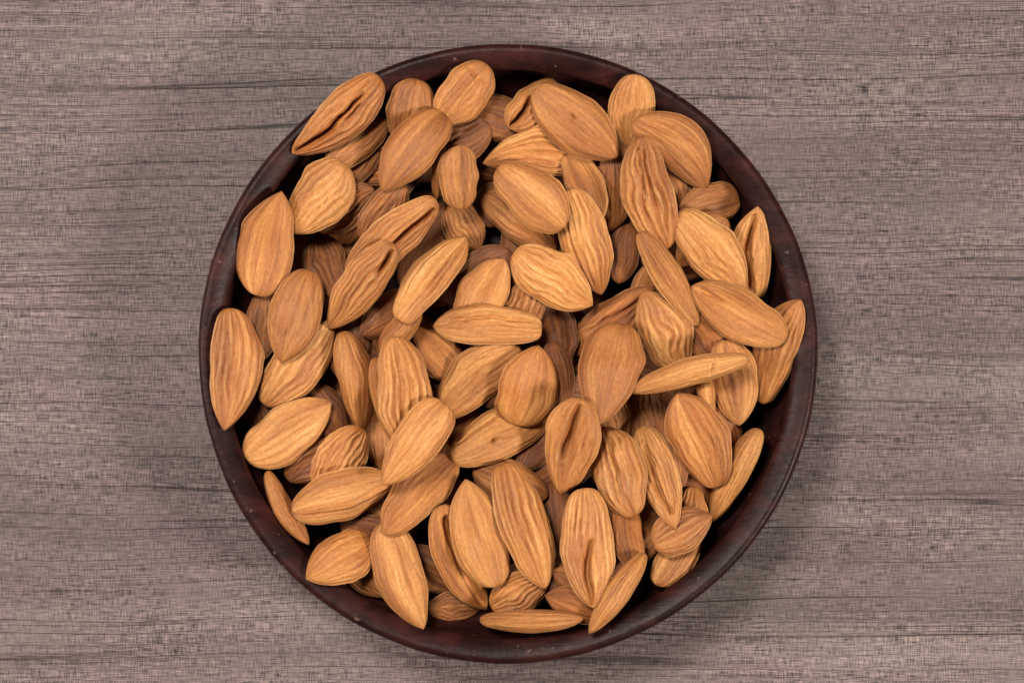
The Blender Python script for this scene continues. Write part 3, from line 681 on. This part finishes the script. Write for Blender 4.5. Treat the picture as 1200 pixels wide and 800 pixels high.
def mat_bowl():
    m = NT('dark_turned_wood')
    co = m.n('ShaderNodeTexCoord').outputs['Object']
    n = m.noise(m.mapping(co, (40, 120, 80)), 1.0, 5.0, 0.65, 0.8)
    p = m.noise(m.mapping(co, (75, 75, 75), (2, 7, 1)), 1.0, 4.0, 0.6)
    col = m.ramp(n, [(0.30, (0.005, 0.0018, 0.0017)), (0.50, (0.017, 0.0046, 0.0040)), (0.72, (0.040, 0.0100, 0.0075))])
    col = m.mix(m.maprange(p, 0.52, 0.70, 0.0, 0.6), col, (0.055, 0.013, 0.008))
    sp = m.noise(co, 420.0, 1.0)
    col = m.mix(m.maprange(sp, 0.735, 0.78, 0.0, 0.35), col, (0.20, 0.12, 0.09))
    m.l(col, m.b.inputs['Base Color'])
    rn = m.noise(m.mapping(co, (70, 70, 70)), 1.0, 5.0, 0.7)
    m.l(m.maprange(rn, 0.3, 0.7, 0.36, 0.52), m.b.inputs['Roughness'])
    m.b.inputs['Specular IOR Level'].default_value = 0.15
    fn = m.noise(m.mapping(co, (120, 420, 300)), 1.0, 3.0, 0.6)
    m.l(m.bump(m.math('ADD', fn, m.math('ADD', m.math('MULTIPLY', sp, 0.4), m.math('MULTIPLY', rn, 1.5))), 0.40, 0.0004), m.b.inputs['Normal'])
    return m.m

def mat_almond():
    m = NT('almond_skin')
    fib = m.n('ShaderNodeAttribute', attribute_name='fib').outputs['Vector']
    tone = m.n('ShaderNodeAttribute', attribute_name='tone', attribute_type='OBJECT').outputs['Fac']
    co = m.n('ShaderNodeTexCoord').outputs['Object']
    s1 = m.noise(m.mapping(fib, (0.9, 5.5, 5.5)), 1.0, 3.0, 0.55)           # broad streaks along the nut
    s2 = m.noise(m.mapping(fib, (1.3, 13, 13), (3, 1, 2)), 1.0, 2.0, 0.5)  # fine fibres
    s3 = m.noise(m.mapping(fib, (4.0, 30, 30), (9, 4, 2)), 1.0, 2.0, 0.6)
    pat = m.noise(m.mapping(fib, (0.8, 1.1, 1.1), (5, 0, 0)), 1.0, 2.0)
    k = m.math('ADD', m.math('MULTIPLY', s1, 0.34), m.math('ADD', m.math('MULTIPLY', s2, 0.26), m.math('MULTIPLY', pat, 0.58)))
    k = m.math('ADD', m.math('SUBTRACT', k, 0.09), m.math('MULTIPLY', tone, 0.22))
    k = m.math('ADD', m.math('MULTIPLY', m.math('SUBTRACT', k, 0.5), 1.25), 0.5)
    col = m.ramp(k, [(0.16, (0.135, 0.041, 0.013)), (0.36, (0.278, 0.092, 0.023)), (0.53, (0.408, 0.156, 0.040)),
                     (0.70, (0.555, 0.250, 0.074)), (0.90, (0.750, 0.430, 0.170))])
    ridge_tone = m.n('ShaderNodeAttribute', attribute_name='ridge_tone').outputs['Fac']
    col = m.mix(m.math('MULTIPLY', ridge_tone, 0.75, clamp=True), col, m.mix(1.0, col, (0.60, 0.43, 0.32), 'MULTIPLY'))  # valleys darker and redder
    col = m.mix(m.math('MULTIPLY', ridge_tone, -0.62, clamp=True), col, (0.760, 0.460, 0.200))  # crests paler
    warm = m.n('ShaderNodeAttribute', attribute_name='warmth', attribute_type='OBJECT').outputs['Fac']
    col = m.mix(m.math('MULTIPLY', warm, 0.8), col, m.mix(1.0, col, (0.95, 0.84, 0.70), 'MULTIPLY'))
    # rusty patches and small blemishes
    ru = m.noise(m.mapping(fib, (1.3, 1.8, 1.8), (11, 3, 7)), 1.0, 3.0, 0.6)
    col = m.mix(m.maprange(ru, 0.54, 0.72, 0.0, 0.50), col, (0.300, 0.085, 0.022))
    bl = m.noise(m.mapping(fib, (4.5, 4.5, 4.5), (1, 13, 7)), 1.0, 2.0)
    col = m.mix(m.maprange(bl, 0.70, 0.80, 0.0, 0.55), col, (0.130, 0.040, 0.016))
    # papery dust
    du = m.noise(m.mapping(fib, (3.0, 9, 9), (2, 8, 4)), 1.0, 3.0, 0.7)
    col = m.mix(m.maprange(du, 0.60, 0.78, 0.0, 0.20), col, (0.68, 0.44, 0.20))
    # fine mottling of the dry skin
    mo = m.noise(m.mapping(fib, (14.0, 22, 22), (6, 2, 9)), 1.0, 4.0, 0.7)
    mo2 = m.noise(co, 900.0, 3.0, 0.65)
    mm = m.math('ADD', m.math('MULTIPLY', m.math('SUBTRACT', mo, 0.5), 0.9), m.math('MULTIPLY', m.math('SUBTRACT', mo2, 0.5), 0.7))
    col = m.mix(1.0, col, m.math('ADD', 0.98, mm), 'MULTIPLY')
    # pale seam round the nut
    sf = m.n('ShaderNodeSeparateXYZ'); m.l(fib, sf.inputs[0])
    seam = m.maprange(m.math('ABSOLUTE', sf.outputs[2]), 0.05, 0.17, 0.28, 0.0)
    col = m.mix(seam, col, (0.66, 0.40, 0.18))
    m.l(col, m.b.inputs['Base Color'])
    m.l(m.maprange(s1, 0.3, 0.7, 0.42, 0.60), m.b.inputs['Roughness'])
    m.b.inputs['Specular IOR Level'].default_value = 0.30
    m.b.inputs['Sheen Weight'].default_value = 0.03
    m.b.inputs['Sheen Roughness'].default_value = 0.5
    m.b.inputs['Sheen Tint'].default_value = (1.0, 0.85, 0.70, 1)
    n1 = m.bump(s2, 0.5, 0.0005)
    n2 = m.bump(s3, 0.5, 0.0003, n1)
    n3 = m.bump(m.math('ADD', m.noise(co, 2600.0, 2.0), mo), 0.45, 0.00018, n2)
    m.l(n3, m.b.inputs['Normal'])
    return m.m

M_TABLE, M_BOWL, M_NUT = mat_table(), mat_bowl(), mat_almond()

# ------------------------------------------------------------------ mesh helpers
def mesh_from(name, V, faces, mat, smooth=True):
    me = bpy.data.meshes.new(name)
    me.from_pydata([tuple(v) for v in V], [], faces)
    me.materials.append(mat)
    if smooth: me.polygons.foreach_set('use_smooth', [True] * len(me.polygons))
    me.update()
    return me

def lathe(profile, seg=192):
    V = []; F = []
    n = len(profile)
    for i in range(seg):
        a = 2 * math.pi * i / seg
        for r, z in profile: V.append((r * math.cos(a), r * math.sin(a), z))
    for i in range(seg):
        j = (i + 1) % seg
        for k in range(n - 1):
            F.append((i * n + k, j * n + k, j * n + k + 1, i * n + k + 1))
    return V, F

# ------------------------------------------------------------------ the table
def build_table():
    hx, hy, th, bv = 0.60, 0.45, 0.030, 0.003
    V = [(-hx, -hy, -th), (hx, -hy, -th), (hx, hy, -th), (-hx, hy, -th),
         (-hx, -hy, -bv), (hx, -hy, -bv), (hx, hy, -bv), (-hx, hy, -bv),
         (-hx + bv, -hy + bv, 0), (hx - bv, -hy + bv, 0), (hx - bv, hy - bv, 0), (-hx + bv, hy - bv, 0)]
    F = [(3, 2, 1, 0), (8, 9, 10, 11)]
    for i in range(4):
        j = (i + 1) % 4
        F += [(i, j, 4 + j, 4 + i), (4 + i, 4 + j, 8 + j, 8 + i)]
    o = bpy.data.objects.new('table_top', mesh_from('table_top', V, F, M_TABLE, False))
    o['kind'] = 'structure'
    o['label'] = 'grey brown wood grain table surface under the bowl'
    C.objects.link(o)
build_table()

# ------------------------------------------------------------------ the bowl
def build_bowl():
    root = bpy.data.objects.new('wooden_bowl', None)
    root.location = (BOWL_C[0], BOWL_C[1], 0)
    root.empty_display_size = 0.05
    root['label'] = 'round dark reddish brown turned wooden bowl full of almonds'
    root['category'] = 'bowl'
    C.objects.link(root)
    outer = [(0.0430, 0.0030), (0.0520, 0.0038), (0.0640, 0.0075), (0.0745, 0.0140), (0.0825, 0.0220), (0.0874, 0.0285), (0.0894, 0.0318)]
    inner = [(r, z) for r, z in INNER][::-1]
    prof = [(0.0001, 0.0030)] + outer + [(0.0866, 0.0311)] + inner[1:-1] + [(0.0001, INNER[0][1])]
    V, F = lathe(prof)
    def child(name, V, F):
        o = bpy.data.objects.new(name, mesh_from(name, V, F, M_BOWL))
        o.parent = root
        C.objects.link(o)
        return o
    child('bowl_body', V, F)
    # thick rounded rim band on the wall, a little uneven as hand-turned wood is
    rim = [(0.0840, 0.0310), (0.0836, 0.0316), (0.0836, 0.0323), (0.0840, 0.0331), (0.0847, 0.0338), (0.0858, 0.0346), (0.0871, 0.0352),
           (0.0883, 0.0357), (0.0892, 0.0359), (0.0899, 0.0357), (0.0905, 0.0351), (0.0909, 0.0341), (0.0911, 0.0328), (0.0906, 0.0320), (0.0894, 0.0316), (0.0864, 0.0306), (0.0840, 0.0310)]
    V, F = lathe(rim)
    V = [(x * (1 + e), y * (1 + e), z) for x, y, z in V for e in
         [0.0016 * math.sin(3 * math.atan2(y, x) + 1) + 0.0009 * math.sin(7 * math.atan2(y, x)) + 0.0005 * math.sin(23 * math.atan2(y, x))]]
    child('rim', V, [f[::-1] for f in F])
    foot = [(0.0380, 0.0034), (0.0380, 0.0006), (0.0388, 0.0), (0.0440, 0.0), (0.0450, 0.0006), (0.0456, 0.0036)]
    V, F = lathe(foot)
    child('foot_ring', V, F)
build_bowl()

# ------------------------------------------------------------------ the almonds
def almond_object(loc, rot, L, W, T, o, seed, tone, label, group, nu, nv):
    V, fib, ridge_tone, nr, nv = almond_verts(L, W, T, o, seed, nu, nv)
    n = nr * nv
    i = np.arange(nr - 1)[:, None]; j = np.arange(nv)[None, :]; j2 = (j + 1) % nv
    Q = np.stack([i * nv + j, (i + 1) * nv + j, (i + 1) * nv + j2, i * nv + j2], -1).reshape(-1, 4)
    jj = np.arange(nv); k2 = (jj + 1) % nv
    cap0 = np.stack([np.full(nv, n), jj, k2], -1)
    cap1 = np.stack([np.full(nv, n + 1), (nr - 1) * nv + k2, (nr - 1) * nv + jj], -1)
    me = bpy.data.meshes.new('almond')
    nq, ntri = len(Q), 2 * nv
    me.vertices.add(len(V)); me.vertices.foreach_set('co', V.astype(np.float32).ravel())
    me.loops.add(nq * 4 + ntri * 3)
    me.loops.foreach_set('vertex_index', np.concatenate([Q.ravel(), cap0.ravel(), cap1.ravel()]).astype(np.int32))
    me.polygons.add(nq + ntri)
    st = np.concatenate([np.arange(nq) * 4, nq * 4 + np.arange(ntri) * 3]).astype(np.int32)
    me.polygons.foreach_set('loop_start', st)
    me.polygons.foreach_set('use_smooth', np.ones(nq + ntri, dtype=bool))
    me.update(calc_edges=True); me.validate()
    at = me.attributes.new('fib', 'FLOAT_VECTOR', 'POINT')
    at.data.foreach_set('vector', fib.astype(np.float32).ravel())
    at = me.attributes.new('ridge_tone', 'FLOAT', 'POINT')
    at.data.foreach_set('value', ridge_tone.astype(np.float32))
    me.materials.append(M_NUT)
    ob = bpy.data.objects.new('almond', me)
    ob.location = loc
    ob.rotation_euler = rot
    ob['label'] = label; ob['category'] = 'almond'; ob['group'] = group
    rr = np.random.RandomState(seed + 7000)
    ob['tone'] = float(tone * (1.7 if tone < 0 else 1.0) + rr.uniform(-0.42, 0.38)); ob['warmth'] = float(rr.uniform(0, 1) ** 2.0)  # dark tones deepened: shade low in the heap put into skin colour
    C.objects.link(ob)
    return ob

from mathutils import Matrix
def rot_of(heading, pitch, roll):
    return Matrix([list(r) for r in almond_rot(heading, pitch, roll)]).to_euler()

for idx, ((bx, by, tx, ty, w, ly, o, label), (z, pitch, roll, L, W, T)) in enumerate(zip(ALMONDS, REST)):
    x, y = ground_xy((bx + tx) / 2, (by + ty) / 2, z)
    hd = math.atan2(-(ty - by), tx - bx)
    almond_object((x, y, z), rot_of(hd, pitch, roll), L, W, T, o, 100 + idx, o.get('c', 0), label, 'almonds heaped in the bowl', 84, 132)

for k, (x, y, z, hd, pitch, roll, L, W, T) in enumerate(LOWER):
    almond_object((x, y, z), rot_of(hd, pitch, roll), L, W, T, dict(r=.4), 900 + k, -0.5,  # bottom almonds get a darker skin, painting in the shade between nuts
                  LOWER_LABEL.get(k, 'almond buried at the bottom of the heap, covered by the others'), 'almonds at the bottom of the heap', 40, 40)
